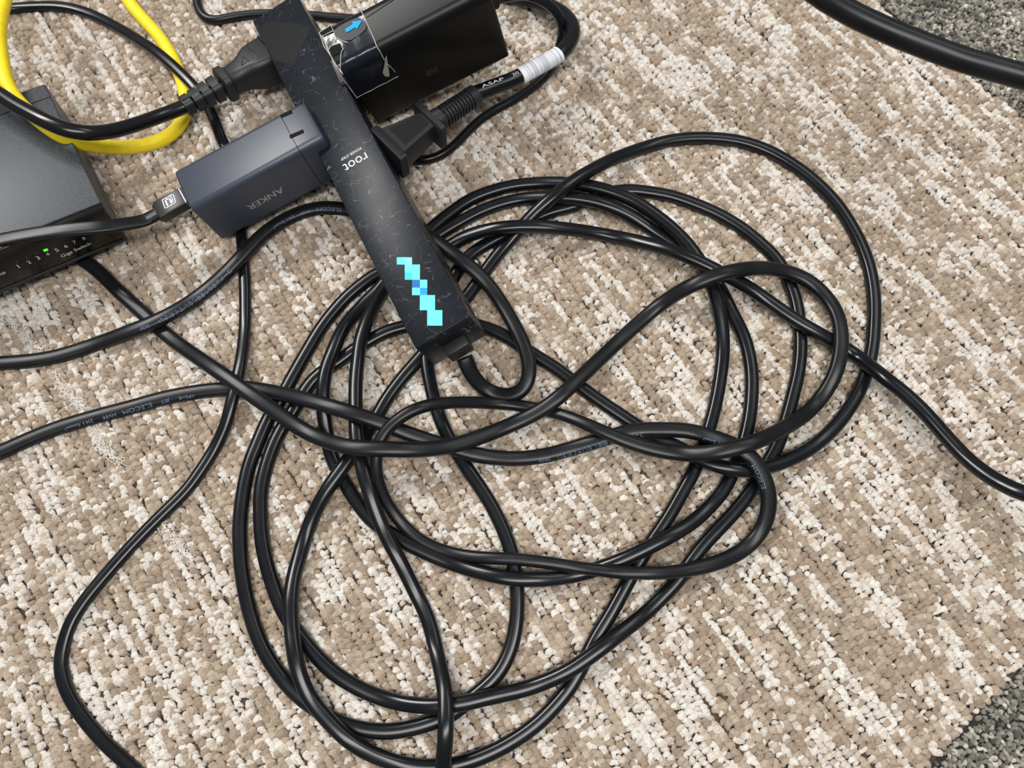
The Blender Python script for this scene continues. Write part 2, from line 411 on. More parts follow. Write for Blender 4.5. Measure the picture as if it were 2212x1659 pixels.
def grey_pile():
    R = np.random.RandomState(9)
    ang = math.radians(-52); ex = np.array([math.cos(ang), math.sin(ang)]); ey = np.array([-ex[1], ex[0]])
    nr, nl = 330, 420
    ii, jj = np.mgrid[0:nr, 0:nl]
    u = (jj-nl/2+R.rand(nr, 1))*1.62+R.randn(nr, nl)*0.35; v = (ii-nr/2)*2.0+R.randn(nr, nl)*0.35
    P = np.stack([u.ravel()*ex[0]+v.ravel()*ey[0], u.ravel()*ex[1]+v.ravel()*ey[1]], -1)+np.array([90, 0])
    f = (0.7*R.randn(nr, nl)+0.9*(lambda a: a/a.std())(smooth1(smooth1(R.randn(nr, nl), 4, 0), 4, 1))).ravel()
    ok = in_view(P) & ((side(P, EA, EB) > 0.4) | (side(P, ED, EC) < -0.4)); P = P[ok]; f = f[ok]; n = len(P)
    tint = np.clip(0.42+0.27*f+0.10*R.randn(n), 0, 1)
    z = R.randn(n)*0.25-0.35
    rot = np.stack([R.randn(n)*.35, R.randn(n)*.35, R.rand(n)*6.28], -1)
    b = 0.66+R.randn(n)*0.09; scl = np.stack([b, b, b*1.15], -1)
    return pile('carpet_pile', np.column_stack([P, z]), rot, scl, tint, yarn_material('grey_and_ivory_yarn', True), tile_grey)
beige_pile(); grey_pile()
# ------------------------------------------------------------------ cords: traced centre lines, stacked where they cross
def P_(s):
    return [tuple(float(x) for x in q.split(',')) for q in s.split()]
# u,v pixel of the centre line [, level (order at crossings) [, least height mm]]
TR = {}
TR['long'] = P_('''956,1700,5 958,1644 962,1593 963.5,1543 961,1492 948,1429 925.6,1340 900,1285 865,1215 834,1157 811.6,1104 794,1050 779,993 770,945
768.6,905 768,866 769,816 775,765 779,734,5 796,684 812,654,4 832,620,3.5 885,560,3.2 943,510.5,3 989,482.6 1039,456 1090,438 1140.5,428 1191,426 1242,428 1292,437
1343,456 1381,477.6 1419,503 1466,533,3 1506,563 1538,595 1562,635 1582,678 1602.5,716 1615,754 1623,797 1624,842.5 1620,893 1612.6,931 1602.5,969
1590,1002 1573,1042 1553,1072 1502.5,1123 1452,1155.7 1388.6,1188.6 1343,1210 1292,1228 1254,1240 1191,1250.6 1128,1252 1077,1245.6 1014,1230 951,1207.6
923,1195 875,1172,3 811.6,1131.6 779,1096 748,1049 715.4,985 705,930 699,892 698,845,3 703,803 720.5,755 743,706.6 771,674 796,646 816,629,3 870,560,3.4
933,493,3.8 971,462 1014,432 1064.5,412 1115,400 1178,395 1229,396 1280,403 1330,417 1376,437 1419,467 1452,493 1480,521 1504,551 1526,590 1541,625 1552,660,3.5
1559,700,2.5 1562,754,1.5 1557,804.5 1549,855 1537,906 1521,958 1500,1016 1477,1057 1452,1102.5 1426.6,1143 1401,1180 1376,1222 1352,1265 1318,1327.6
1287,1378 1265,1423,1.5 1242,1467 1216,1505 1166,1558 1115,1596 1064.6,1624 1014,1644 963,1656 900,1656,1.5 860,1649 796.5,1626 746,1593,2.5 708,1555,3.5
672,1512,4 652,1473 639.5,1429 632,1378 628,1327.6 630,1277 637,1235 644.6,1210 662,1152 682.5,1101 708,1056 733,1020 756,988 789,939 819,892,4 834,864
872,813 910,770,4 955,710,4.2 1014,634.6,4.5 1052,581 1077,548.5 1102.5,518 1131,487 1153,462 1204,417 1242,389 1280,366 1330,341 1394,318 1451,303 1514,298
1590,304 1653,323 1709,353.5 1759.5,391.5 1805,438 1838,487 1863,536 1880,588 1888,645 1888,691 1885,741 1877,785 1864,826 1843,868 1805,921 1754,966.6 1704,994
1666,1007 1628,1015 1590,1014.7 1552,1007 1514,994 1476,972 1440,955 1419,946 1368,915,4 1343,898 1305,873 1262,842.5 1229,817 1191,789 1153,766.6 1110,737
1077,719 1044,706.6,4 960,690,3 870,706.6,2 834,717 796.5,737 758.5,760 733,780 690,808 665,834 644.6,870 624,903 604,934 586,975 572,1020 564,1060 563,1101
566,1164.6 579,1228 606.6,1308 642,1366 690,1424 733,1462 796.5,1497 860,1517.5 923,1525 951,1525 1001,1519 1052,1507 1128,1490 1178.5,1472 1229,1449
1280,1414 1330,1376 1394,1325 1430,1290 1464.6,1254 1492,1213 1523,1173 1566,1128 1604,1085 1634,1042 1660,997 1680,960 1692,926 1702,893 1712,855 1724,804.5
1729,754 1728,716 1722,665 1713,630 1701,600 1686,572 1671,552 1640.5,524 1602.5,493 1552,463 1501,441 1451,424 1400,415 1350.6,411 1292,422,2 1242,445 1191,457
1153,473 1102,500 1062,521 1021.5,546 1001,567,2 980,600 935,700,2 921,750 923,791,1 932,841 946,892 966,940 1001,1000 1021.5,1030 1057,1083.5 1085,1139 1104,1190
1112,1230 1116,1264 1118,1290 1115,1348 1102.5,1403.6 1077,1454 1042,1489 1014,1511 976,1543 925,1563 898,1571 847,1580 796.5,1578 746,1566 708,1548
650,1507 617,1474 589,1436.5 563.5,1391 545,1340 531,1285 522,1228 518,1164.6 519,1120 525.6,1064 538,1006 561,947.6 581,902 604,866,1 624,829 644.6,792 667,753
695,706.6 723,671 753,638 784,613 812,593,2 880,565,4 961,538,6 1001,513 1052,497 1102.5,490 1153,489 1229,495 1305,507 1381,522 1444,539 1501,561 1552,586.5
1602.5,612 1645,640 1678.5,664 1729,698 1780,727 1830,755 1868,782,6,6 1906,812,6,12 1944,842,6,14 1960,855,6,15 2002,896,6,17 2044,944,6,20 2086,989,6,23 2128,1023,6,27 2170,1048,6,30 2212,1066,6,34 2300,1090,6,38''')
TR['strip_cord'] = P_('''1003,772,8,14 1018,809,8,9 1041,836,7.5,4 1067,850,7 1095,856,6.9 1125,848 1140.5,824.6 1144,794 1136,757 1118,716 1087,661 1052,611 1016.5,577 983.5,553 955,531,6.5
900,495,6.5 830,466,8 745,452,9.5 700,448 660,455 632,466 601,482 570,505 545,529 520,556 495,583 460,615 425,643 380,672 330,697 281,716 228,736 177,754 120,771 63,780 0,785,9.5
-60,787 -150,810 -215,870 -215,950 -150,1005 -70,1003 0,977,7 63,949 126.6,924 202.5,901 278.5,881 354,860 430,846 481,841 525,838 568.6,843 619,853 682.5,869 733,884 784,900
834,918 885,938 948,959,7 1011.6,978 1052,987 1115,991 1178.5,984 1242,967,7 1305,948 1343,936,7.5 1381,929 1444,928 1490,931 1530,941 1565,953 1595,966 1621.5,986
1641,1012 1654,1040 1662,1077 1655,1123 1634,1161 1599,1192 1553,1214 1502.5,1228 1439,1237 1363,1238,8 1305,1233 1242,1225 1178.5,1215 1115,1208 1052,1205
1001,1200 951,1187 912.6,1170 879,1142 850,1108 830,1075 818,1043 812,1010,8 814,975 824,945 845,918 885,889 935.7,873 976,870 1014,869 1077,872 1140.5,879,8 1204,893
1254,911,8.7 1305,933 1355.7,954,9 1406,969 1457,978 1514,980 1577,971 1640.5,951 1691,926 1742,893 1780,851 1806,802 1816,754 1815,703 1803,668 1788,645 1762,618
1729,597 1678.5,582 1628,579 1577,587 1527,602 1476,626 1425,659 1355.7,719 1305,766.6 1254,815 1204,861 1153,895 1077,929 1001,956 960,966 925,970 884,972 834,970
771,968 720.5,957.7 670,937.5 632,915 594,888 556,862 518,835 480,808 430,774 380,739 342,708,9 304,672 253,626 215,588,9 182,563 150,548 105,536''')
TR['mains_left'] = P_('''-90,150,11,42 -45,177,11,42 0,204,11,42 25,222,11,42 63,243,11,42 101,263,11,42 139,279,11,41 190,288,11,38 240.5,283.5,11,32 291,270,11,27 342,252,11,22 395,232,11,19 420,220,11,19''')
TR['thin'] = P_('''-120,30,7 -60,20 0,20,7,6 20,19 76,14 139,15 190,28 240.5,52 291,81 337,111 375,143 405,172 425,193 441,215 455,240 467,266 477,299 500,345 515,430 521,500 526,560,7.3
529,608 530,658.5 529,709 524,760 518,795 512,825 506,850 499,873 488,918 463,971 430,1022 401.5,1061 347,1115 293,1170 239,1230 195,1282 167,1321 151,1350 137,1393
131,1438 140,1482 163,1526 194,1568 234,1612 282,1655 320,1690''')
TR['yellow'] = P_('''40,-90,9,30 20,-40,9,34 11,-10,9,36 3,25,9,36 -3,63,9,36 -1,101,9,35 4,132,9,34 9,162,9,34 23,199,9,34 51,232,9,34 83.5,260,9,34 114,284,9,32 152,303,9,27 202.5,315,6,20 253,319,6,13
304,316,6,9 354,301,6,6 385,277,6,4 400,248,5 403,215 397.5,188 385,152 370,119 342,76 311,43 286,14 270,-10 240,-45''')
TR['top'] = P_('''424,-40,3 425,0 429,24 443,42 468,45.6 506,36 557,31 600,30 671.6,34 717,38 760,41 840,45''')
TR['adapter_cord'] = P_('''1040,6,8,33 1062,1,8,32 1084,-3,8,30 1127,-12,8,28 1160,-4,8,26 1180,6,8,24 1203,26,8,20 1216,56,7,15 1212,88,6,8 1203,117,5.5 1190,150,5 1165,178 1114.5,213 1064,240 1026,268 988,308 962.5,330 937,343
912,347 880,344 840,335''')
TR['mains_right'] = P_('''1010,207,7,25 1028,203,7,24 1052,193,7,23 1076.5,184,7,22 1119.5,167,7,20 1168,140,7,20 1212,115,7,20 1232,93,7,19 1241,68,7,17 1233,44,6,14 1210.6,24,6,11 1178,9,6,8 1140,-2,6,6 1090,-12,6,5 1040,-30,6,4''')
TR['flat'] = P_('''335,465,12,24 314,477,12,24 278.5,483,12,27 228,489,12,31 177,493,12,32 126.6,498,12,33 76,505,12,33 25,514,12,33 -30,526,12,33 -100,545,12,33''')
TR['overhead'] = P_('''1640,-130,20,100 1700,-65,20,103 1779,-6,20,105 1802,8,20,105 1854,37,20,105 1906,61,20,105 1959,83.5,20,105 2063,123,20,105 2130,143,20,106 2212,166,20,107 2330,196,20,110''')
# section: width, height (mm)
SEC = {'long': (5.7, 4.8), 'strip_cord': (6.1, 4.3), 'mains_left': (6.3, 5.8), 'thin': (5.0, 3.9), 'yellow': (6.0, 6.0), 'top': (4.4, 4.4),
       'adapter_cord': (4.3, 4.3), 'mains_right': (7.0, 5.8), 'flat': (5.6, 2.2), 'overhead': (7.6, 7.6)}
STRIP_POLY = [(544, 48), (640, -18), (1052, 724), (1035, 735), (938, 791), (900, 748)]
def in_poly(p, poly):
    x, y = p; c = False; j = len(poly)-1
    for i in range(len(poly)):
        xi, yi = poly[i]; xj, yj = poly[j]
        if (yi > y) != (yj > y) and x < (xj-xi)*(y-yi)/(yj-yi)+xi: c = not c
        j = i
    return c
def resample(pts):
    q, l, zm = [], None, None; lv, zs = [], []
    for p in pts:
        if len(p) > 2: l = p[2]
        zs.append(p[3] if len(p) > 3 else 0.0); q.append(p[:2]); lv.append(np.nan if len(p) < 3 else p[2])
    q = np.array(q); lv = np.array(lv); zs = np.array(zs)
    k = np.arange(len(q)); good = ~np.isnan(lv); lv = np.interp(k, k[good], lv[good])
    # centripetal-ish Catmull-Rom, then even spacing
    out, ol, oz = [], [], []
    for i in range(len(q)-1):
        p0 = q[max(i-1, 0)]; p1 = q[i]; p2 = q[i+1]; p3 = q[min(i+2, len(q)-1)]
        n = max(2, int(np.linalg.norm(p2-p1)/3))
        for t in np.arange(n)/n:
            a = 0.5*((2*p1)+(p2-p0)*t+(2*p0-5*p1+4*p2-p3)*t*t+(3*p1-p0-3*p2+p3)*t**3)
            out.append(a); ol.append(lv[i]+(lv[i+1]-lv[i])*t); oz.append(zs[i]+(zs[i+1]-zs[i])*t)
    out.append(q[-1]); ol.append(lv[-1]); oz.append(zs[-1])
    out = np.array(out); d = np.r_[0, np.cumsum(np.linalg.norm(np.diff(out, axis=0), axis=1))]
    m = int(d[-1]/5.0); s = np.linspace(0, d[-1], m)
    X = np.stack([np.interp(s, d, out[:, 0]), np.interp(s, d, out[:, 1])], -1)
    ks = np.exp(-0.5*(np.arange(-9, 10)/3.3)**2); ks /= ks.sum()      # soften the tracing, about 14 px
    Xp = np.vstack([2*X[0]-X[9:0:-1], X, 2*X[-1]-X[-2:-11:-1]])
    X = np.stack([np.convolve(Xp[:, i], ks, 'valid') for i in (0, 1)], -1)
    return X, np.interp(s, d, ol), np.interp(s, d, oz)
PATH = {}
for k_, v_ in TR.items():
    X, lv, zm = resample(v_); h = SEC[k_][1]
    rest = h/2+0.35
    PATH[k_] = dict(X=X, lv=lv, zmin=np.maximum(zm, rest), z=np.maximum(zm, rest).copy(), h=h)
def crossings():
    keys = list(PATH); segs = []; grid = {}
    for ki, k in enumerate(keys):
        X = PATH[k]['X']
        for i in range(len(X)-1):
            m = (X[i]+X[i+1])/2; grid.setdefault((int(m[0]//20), int(m[1]//20)), []).append((ki, i))
    out = []; seen = set()
    for (gx, gy), A in grid.items():
        for dx in (0, 1, -1):
            for dy in (0, 1, -1):
                B = grid.get((gx+dx, gy+dy))
                if not B: continue
                for a in A:
                    for b in B:
                        if a >= b or (a[0] == b[0] and abs(a[1]-b[1]) < 12) or (a, b) in seen: continue
                        seen.add((a, b))
                        P, Q = PATH[keys[a[0]]]['X'], PATH[keys[b[0]]]['X']
                        p, r = P[a[1]], P[a[1]+1]-P[a[1]]; q, s = Q[b[1]], Q[b[1]+1]-Q[b[1]]
                        c = r[0]*s[1]-r[1]*s[0]
                        if abs(c) < 1e-9: continue
                        t = ((q-p)[0]*s[1]-(q-p)[1]*s[0])/c; u = ((q-p)[0]*r[1]-(q-p)[1]*r[0])/c
                        if 0 <= t < 1 and 0 <= u < 1:
                            if in_poly(p, STRIP_POLY): continue
                            ang = abs(c)/(np.linalg.norm(r)*np.linalg.norm(s))
                            out.append((keys[a[0]], a[1]+t, keys[b[0]], b[1]+u, ang))
    return out
CR = crossings()
CLR = 0.1
for it in range(8):
    CR.sort(key=lambda c: max(PATH[c[0]]['lv'][int(c[1])], PATH[c[2]]['lv'][int(c[3])]))
    worst = 0
    for a, i, b, j, ang in CR:
        A, B = PATH[a], PATH[b]
        if A['lv'][int(i)] < B['lv'][int(j)]: A, B, i, j = B, A, j, i      # A lies over B
        i, j = int(round(i)), int(round(j)); i = min(i, len(A['z'])-1); j = min(j, len(B['z'])-1)
        need = (A['h']+B['h'])/2+CLR; gap = A['z'][i]-B['z'][j]
        if gap < need:
            worst = max(worst, need-gap); lift = need-gap+0.03
            w_ = 15+2.2*lift; w2 = w_+3.0/max(ang, 0.25)
            s = np.arange(len(A['z']))-i
            fl = np.clip((np.abs(s)-3.0/max(ang, 0.25))/w2, 0, 1)
            A['z'] = A['z']+lift*0.5*(1+np.cos(math.pi*fl))*(np.abs(s) < 3.0/max(ang, .25)+w2)
    if worst < 0.05: break
print('crossings', len(CR), 'passes', it, 'worst', round(worst, 2), {k: round(float(p['z'].max()), 1) for k, p in PATH.items()})
for k_, p in PATH.items():
    ks = np.exp(-0.5*(np.arange(-14, 15)/4.5)**2); ks /= ks.sum()
    zp = np.r_[[p['z'][0]]*14, p['z'], [p['z'][-1]]*14]; p['z'] = np.convolve(zp, ks, 'valid')
    p['P'] = np.array([unp(x[0], x[1], z) for x, z in zip(p['X'], p['z'])])
    p['T'] = np.gradient(p['P'], axis=0); p['T'] /= np.linalg.norm(p['T'], axis=1)[:, None]
    sd = np.cross([0, 0, 1.0], p['T']); p['S'] = sd/np.linalg.norm(sd, axis=1)[:, None]; p['N'] = np.cross(p['T'], p['S'])
    p['len'] = np.r_[0, np.cumsum(np.linalg.norm(np.diff(p['P'], axis=0), axis=1))]

def tube(key, i0=0, i1=None, grow=0.0, n=18, e=2.35, ws=None, hs=None, step=1):
    p = PATH[key]; w0, h0 = SEC[key]; i1 = len(p['P']) if i1 is None else i1; idx = list(range(i0, i1, step))
    V, Fc = [], []
    for q, i in enumerate(idx):
        t = q/max(1, len(idx)-1)
        a = (w0/2+grow)*(ws(i) if ws else 1); b = (h0/2+grow)*(hs(i) if hs else 1)
        V += [p['P'][i]+p['S'][i]*x+p['N'][i]*y for x, y in section(a, b, n, e)]
    for q in range(len(idx)-1):
        for j in range(n):
            a = q*n+j; b = q*n+(j+1) % n; Fc.append((a, b, b+n, a+n))
    Fc.append(tuple(range(n))[::-1]); Fc.append(tuple((len(idx)-1)*n+j for j in range(n)))
    return V, Fc
def near(key, u, v, lo=0, hi=None):
    X = PATH[key]['X'][lo:hi]; return lo+int(np.argmin(((X-[u, v])**2).sum(1)))
def cord_obj(name, key, material, parent, **kw):
    V, Fc = tube(key, **kw); return mesh_obj(name, V, Fc, material, parent, True)
def text_on_cord(name, s, key, pa, pb, material, parent, side_, lo=0, hi=None, ysc=1.0, h=None, e=2.35):
    """print from pixel pa (first letter) to pb; side_ = angle of the print round the cord, degrees from the top"""
    p = PATH[key]; ia, ib = near(key, *pa, lo, hi), near(key, *pb, lo, hi)
    la, lb = p['len'][ia], p['len'][ib]; V, Fc = text_mesh(s); k = (lb-la)/V[:, 0].max(); size = abs(k)
    w0, h0 = SEC[key]; a, b = w0/2, h0/2; sg = 1 if lb > la else -1
    if h is None: h = size*0.72
    rel = h/0.72
    out = []
    for v in V:
        L = la+k*v[0]
        i = np.interp(L, p['len'], np.arange(len(p['len']))); i0 = int(min(i, len(p['P'])-2)); f = i-i0
        c = p['P'][i0]*(1-f)+p['P'][i0+1]*f; S_ = p['S'][i0]*(1-f)+p['S'][i0+1]*f; N_ = p['N'][i0]*(1-f)+p['N'][i0+1]*f
        # across the cord: up of the letters is +S when reading along T with the cord's top facing us
        y = (v[1]-0.36)*rel*ysc*sg
        ang = math.radians(side_)+y/((a+b)/2)            # 0 = top, + towards S
        c_, s__ = math.cos(ang), math.sin(ang)
        rr = 1/(abs(s__/a)**e+abs(c_/b)**e)**(1/e)+0.17
        out.append(c+S_*rr*s__+N_*rr*c_)
    return mesh_obj(name, out, Fc, material, parent, False)

# long coiled cord
i_mid = 0
c0 = PATH['long']['P'][0]
long_cord = thing('extension_cord', 'long black cord lying in tangled loops on the carpet below the power strip', 'cord', (0, -20, 0))
cord_obj('cord', 'long', M['rubber'], long_cord, e=2.5)

# ------------------------------------------------------------------ power strip
def FRm(c, r, d):
    r = np.array(r); f = Fr(c, r[:, 0], r[:, 1], r[:, 2]); f.d = d; return f
fs = FRm([-62.77, 86.31, 26.32], [[0.4463, 0.8613, -0.2426], [-0.8902, 0.4549, -0.0226], [0.0909, 0.2261, 0.9699]], [180.22, 23.22, 21.68])
strip = thing('power_strip', 'scratched black multi-socket power strip lying across the tangle of cords', 'power strip', fs.c*[1, 1, 0])
LX, WY, HZ = fs.d
body = box_obj('casing', fs, (LX, WY, HZ), M['strip'], strip, 0.45, 2)
def stop(u, v, lift=0): return hit(u, v, fs.c+fs.z*(HZ/2+lift), fs.z)      # point on the strip's top face
def sideframe(xl, sy):   # frame on the side face at local x
    return Fr(fs.p(xl, sy*WY/2, 0), fs.y*sy, np.cross(fs.z, fs.y*sy), fs.z)
# cord entry: dark recess, clamp block
end = Fr(fs.p(LX/2, 0, 0), fs.x, fs.y, fs.z)
box_obj('cord_recess', end, (1.2, 9.5, 11), M['slot'], strip, 0.2, 1, (0.0, 0.5, 1.5))
cl = box_obj('cord_clamp', end, (5.5, 9.8, 8.0), M['plastic'], strip, 0.8, 2, (2.2, 0.6, -2.5))
# sockets on the long sides (two slots each, where nothing is plugged in)
def local_x(u, v): return float(np.dot(stop(u, v)-fs.c, fs.x))
def socket(xl, sy):
    f = sideframe(xl, sy)
    s_ = box_obj('socket', f, (0.5, 16, 15), M['socket_side'], strip, 0.2, 1)
    for k in (-1, 1): 
        sl = box_obj('slot', Fr(f.p(0.2, 6.35*k, 0), f.x, f.y, f.z), (0.3, 1.8, 7.5), M['slot'], s_, 0.0, 1, smooth=False)
    return s_
for (u, v) in ((905, 505), (958, 615)): socket(local_x(u, v), 1)
for (u, v) in ((765, 520), (835, 660)): socket(local_x(u, v), -1)
# the printing
text_on_plane('printed_name', 'root', stop(789, 329), stop(740, 357), fs.x, fs.z, M['white_print'], strip, 1.12)
text_on_plane('printed_name', 'POWER STRIP', stop(779, 317.5), stop(735.5, 343), fs.x, fs.z, M['white_print'], strip, 1.25)
tp = quad('tape_patch', [stop(540+u/3.95, v/3.95) for u, v in ((150, 180), (400, 200), (520, 240), (372, 550), (210, 515), (60, 260))], fs.z, mat('dull_tape', (0.0075, 0.008, 0.009), 0.40, 0.14), strip, 0.05)
# cyan marking made of small blocks running down the strip
CX = [857.2, 874.4, 890.1, 907.1, 922.8, 939.7, 955.4, 972]; CY = [555.7, 571.4, 588.4, 604.3, 621.5, 637.5, 654.4, 670, 686.6, 703.3]
def flatc(n, c): 
    if n not in M: M[n] = flat(n, c, 0.5)
    return M[n]
cy_ = flatc('cyan_ink', (0.13, 0.95, 1.0)); sk = flatc('sky_blue_ink', (0.03, 0.60, 0.95)); lb = flatc('pale_blue_ink', (0.24, 0.62, 0.88)); db = flatc('deep_blue_ink', (0.0, 0.14, 0.46)); mb = flatc('mid_blue_ink', (0.0, 0.33, 0.70))
cells = [(0, 0, cy_), (0, 1, lb), (1, 1, cy_), (1, 2, cy_), (2, 1, sk), (2, 2, cy_), (3, 2, db), (3, 3, cy_), (4, 2, cy_), (4, 3, mb), (5, 3, cy_), (5, 4, cy_), (6, 3, cy_), (6, 4, cy_), (7, 4, cy_), (7, 5, cy_), (8, 4, cy_), (8, 5, cy_)]
V, Fc, FM = [], [], []; inks = [cy_, sk, lb, db, mb]
for r_, c_, m_ in cells:
    k = len(V); V += [stop(u, v, 0.12) for u, v in ((CX[c_], CY[r_]), (CX[c_+1], CY[r_]), (CX[c_+1], CY[r_+1]), (CX[c_], CY[r_+1]))]; Fc.append((k, k+1, k+2, k+3)); FM.append(inks.index(m_))
mk = mesh_obj('cyan_marking', V, Fc, inks[0], strip, False, inks[1:], FM); mk['label'] = 'blocky cyan and blue marking near the corded end'
# its own cord, flattened where it leaves the clamp
nS = near('strip_cord', 1067, 852)
nA, nB = near('strip_cord', 1502, 1228), near('strip_cord', 1330, 943, near('strip_cord', 951, 875), near('strip_cord', 1806, 802))
def wsf(i):
    t = min(max((i-nA+25)/50, 0), 1)*min(max((nB+25-i)/50, 0), 1)
    return 1.0+0.10*max(0, 1-i/nS)-0.22*t*t*(3-2*t)
sc_ = cord_obj('cord', 'strip_cord', M['rubber_dull'], strip, ws=wsf, e=2.7); sc_['label'] = 'flat black printed cord of the strip, looping over the tangle'
half = len(PATH['strip_cord']['X'])
iE = near('strip_cord', 0, 785)
for s, a, b, sd, h in [('ELECOM', (740, 452), (686, 452), 0, 1.5), ('HVFF', (672, 455), (648, 462), 0, 1.2), ('2X1.5mm\u00b2', (632, 468), (588, 494), 0, 1.2),
                    ('\u30b3\u30fc\u30c9\u306f\u675f\u306d\u3066\u4f7f\u7528\u3057\u306a\u3044\u3067\u304f\u3060\u3055\u3044', (499, 580), (345, 690), 0, 1.6), ('2020', (326, 700), (305, 709), 0, 1.2)]:
    text_on_cord('cord_print', s, 'strip_cord', a, b, M['blue_print'], sc_, 42, 0, iE, h=h)
i2, i3 = iE, near('strip_cord', 1662, 1077)
for s, a, b, h in [('<PS>E', (424, 850), (388, 855), 1.2), ('JET', (372, 859), (349, 864), 1.2), ('ELECOM', (332, 869), (267, 884), 1.6), ('HVFF', (252, 888), (224, 896), 1.3), ('2X1.5mm\u00b2', (204, 902), (145, 919), 1.3),
                   ('\u30b3\u30fc\u30c9\u306f\u675f\u306d\u3066\u4f7f\u7528\u3057\u306a\u3044\u3067\u304f\u3060\u3055\u3044', (1387, 931), (1202, 982), 1.6), ('2020', (1186, 984), (1161, 988), 1.2),
                   ('ELECOM', (1651, 1052), (1629, 1000), 1.5), ('HVFF', (1618, 984), (1600, 970), 1.2), ('2X1.5mm\u00b2', (1577, 958), (1522, 940), 1.2)]:
    text_on_cord('cord_print', s, 'strip_cord', a, b, M['blue_print'], sc_, -48, i2, i3+15, h=h)

# ------------------------------------------------------------------ charger with its flat cable
fc = FRm([-106.71, 85.43, 22.4], [[0.8719, -0.4713, -0.1332], [0.4764, 0.8792, 0.0079], [0.1134, -0.0703, 0.9911]], [56.74, 21.98, 27.06])
charger = thing('usb_charger', 'dark slate wall charger plugged into the left side of the power strip', 'charger', fc.c*[1, 1, 0])
cd = fc.d; capx = cd[0]/2-7.5
def rr_section(hw, hh, r, n=8):
    out = []
    for (cx, cy, a0) in ((hw-r, hh-r, 0), (-hw+r, hh-r, 90), (-hw+r, -hh+r, 180), (hw-r, -hh+r, 270)):
        for i in range(n+1):
            a = math.radians(a0+90*i/n); out.append((cx+r*math.cos(a), cy+r*math.sin(a)))
    return out
def rr_loft(fr, secs, n=8):
    V, Fc = [], []
    for x, hw, hh, r in secs: V += [fr.p(x, a, b) for a, b in rr_section(hw, hh, r, n)]
    m = 4*(n+1)
    for i in range(len(secs)-1):
        for j in range(m):
            a = i*m+j; b = i*m+(j+1) % m; Fc.append((a, b, b+m, a+m))
    Fc.append(tuple(range(m))[::-1]); Fc.append(tuple((len(secs)-1)*m+j for j in range(m)))
    return V, Fc
def rr_obj(name, fr, secs, material, parent, n=8, ang=38):
    V, Fc = rr_loft(fr, secs, n); o = mesh_obj(name, V, Fc, material, parent, True); edge_smooth(o, ang); return o
hw, hh = cd[1]/2, cd[2]/2; x0 = -cd[0]/2
rr_obj('casing', fc, [(x0, hw-1.0, hh-1.0, 2.2), (x0+0.25, hw-0.4, hh-0.4, 2.6), (x0+0.9, hw, hh, 3.0), (capx-0.25, hw, hh, 3.0)], M['charger_top'], charger)
cap = rr_obj('plug_cap', fc, [(capx, hw, hh, 3.0), (cd[0]/2+1.5, hw, hh, 3.0), (cd[0]/2+3.2, hw-0.5, hh-0.5, 2.8), (cd[0]/2+4.0, hw-2, hh-2, 2.0)], M['charger_top'], charger)
rr_obj('seam', fc, [(capx-0.35, hw-0.25, hh-0.25, 3.0), (capx+0.1, hw-0.25, hh-0.25, 3.0)], M['slot'], charger)
ctop = fc.c+fc.z*hh
for (a, b) in (((606, 252), (631, 241)), ((626, 296), (656, 283))):
    p, q = hit(*a, ctop, fc.z), hit(*b, ctop, fc.z)
    f = Fr((p+q)/2, q-p, np.cross(fc.z, nrm(q-p)), fc.z)
    box_obj('blade_recess', f, (float(np.linalg.norm(q-p)), 1.9, 0.5), M['slot'], charger, 0.2, 1)
cs = fc.c-fc.y*hw
pa, pb = hit(607, 403, cs, fc.y), hit(532, 445, cs, fc.y)
text_on_plane('printed_name', 'ANKER', pa, pb, -fc.z, -fc.y, M['grey_print'], charger, 1.0)
text_on_plane('printed_name', 'ANKER', pa+fc.x*0.12, pb+fc.x*0.12, -fc.z, -fc.y, M['grey_print'], charger, 1.0)

ucable = thing('usb_cable', 'flat black USB cable crossing the network switch to the charger', 'cable', unp(330, 468, 0))
fu = frame_px((324, 471), 24.5, (407, 424), 26.0, 0)
L = fu.L
conn = rr_obj('connector', fu, [(L-14.0, 3.6, 2.2, 0.7), (L-13.4, 4.1, 2.6, 0.7), (L-1.3, 4.1, 2.6, 0.7), (L-0.9, 3.9, 2.4, 0.7), (L+3, 3.9, 2.4, 0.7)], M['connector'], ucable)
ct_ = fu.c+fu.z*2.6
rr_obj('metal_rim', fu, [(L-1.6, 4.16, 2.66, 0.7), (L-1.35, 4.16, 2.66, 0.7)], M['connector_edge'], ucable)
loft_obj('strain_relief', fu, [(-1.5, 2.4, 1.3, 3), (1.5, 2.6, 1.5, 3), (4.0, 2.8, 1.7, 3), (L-14.5, 3.6, 2.1, 4), (L-13.6, 3.7, 2.2, 5)], M['rubber_dull'], ucable)
def cpx(u, v): return hit(300+u/5.288, 360+v/5.288, ct_, fu.z)
def strokes(name, poly, wd, n, material, parent):
    P = [np.array(p) for p in poly]; V, Fc = [], []
    for a, b in zip(P[:-1], P[1:]):
        d = nrm(b-a); s_ = np.cross(n, d)*wd/2; k = len(V); V += [a-d*wd/2+s_+n*0.12, b+d*wd/2+s_+n*0.12, b+d*wd/2-s_+n*0.12, a-d*wd/2-s_+n*0.12]; Fc.append((k, k+1, k+2, k+3))
    return mesh_obj(name, V, Fc, material, parent, False)
strokes('printed_emblem', [cpx(318, 356), cpx(268, 380), cpx(298, 472), cpx(312, 474), cpx(422, 410), cpx(398, 330), cpx(380, 320), cpx(335, 345)], 0.38, fu.z, M['white_print'], conn)
strokes('printed_emblem', [cpx(328, 442), cpx(306, 392), cpx(322, 372), cpx(352, 364), cpx(374, 412)], 0.75, fu.z, M['white_print'], conn)
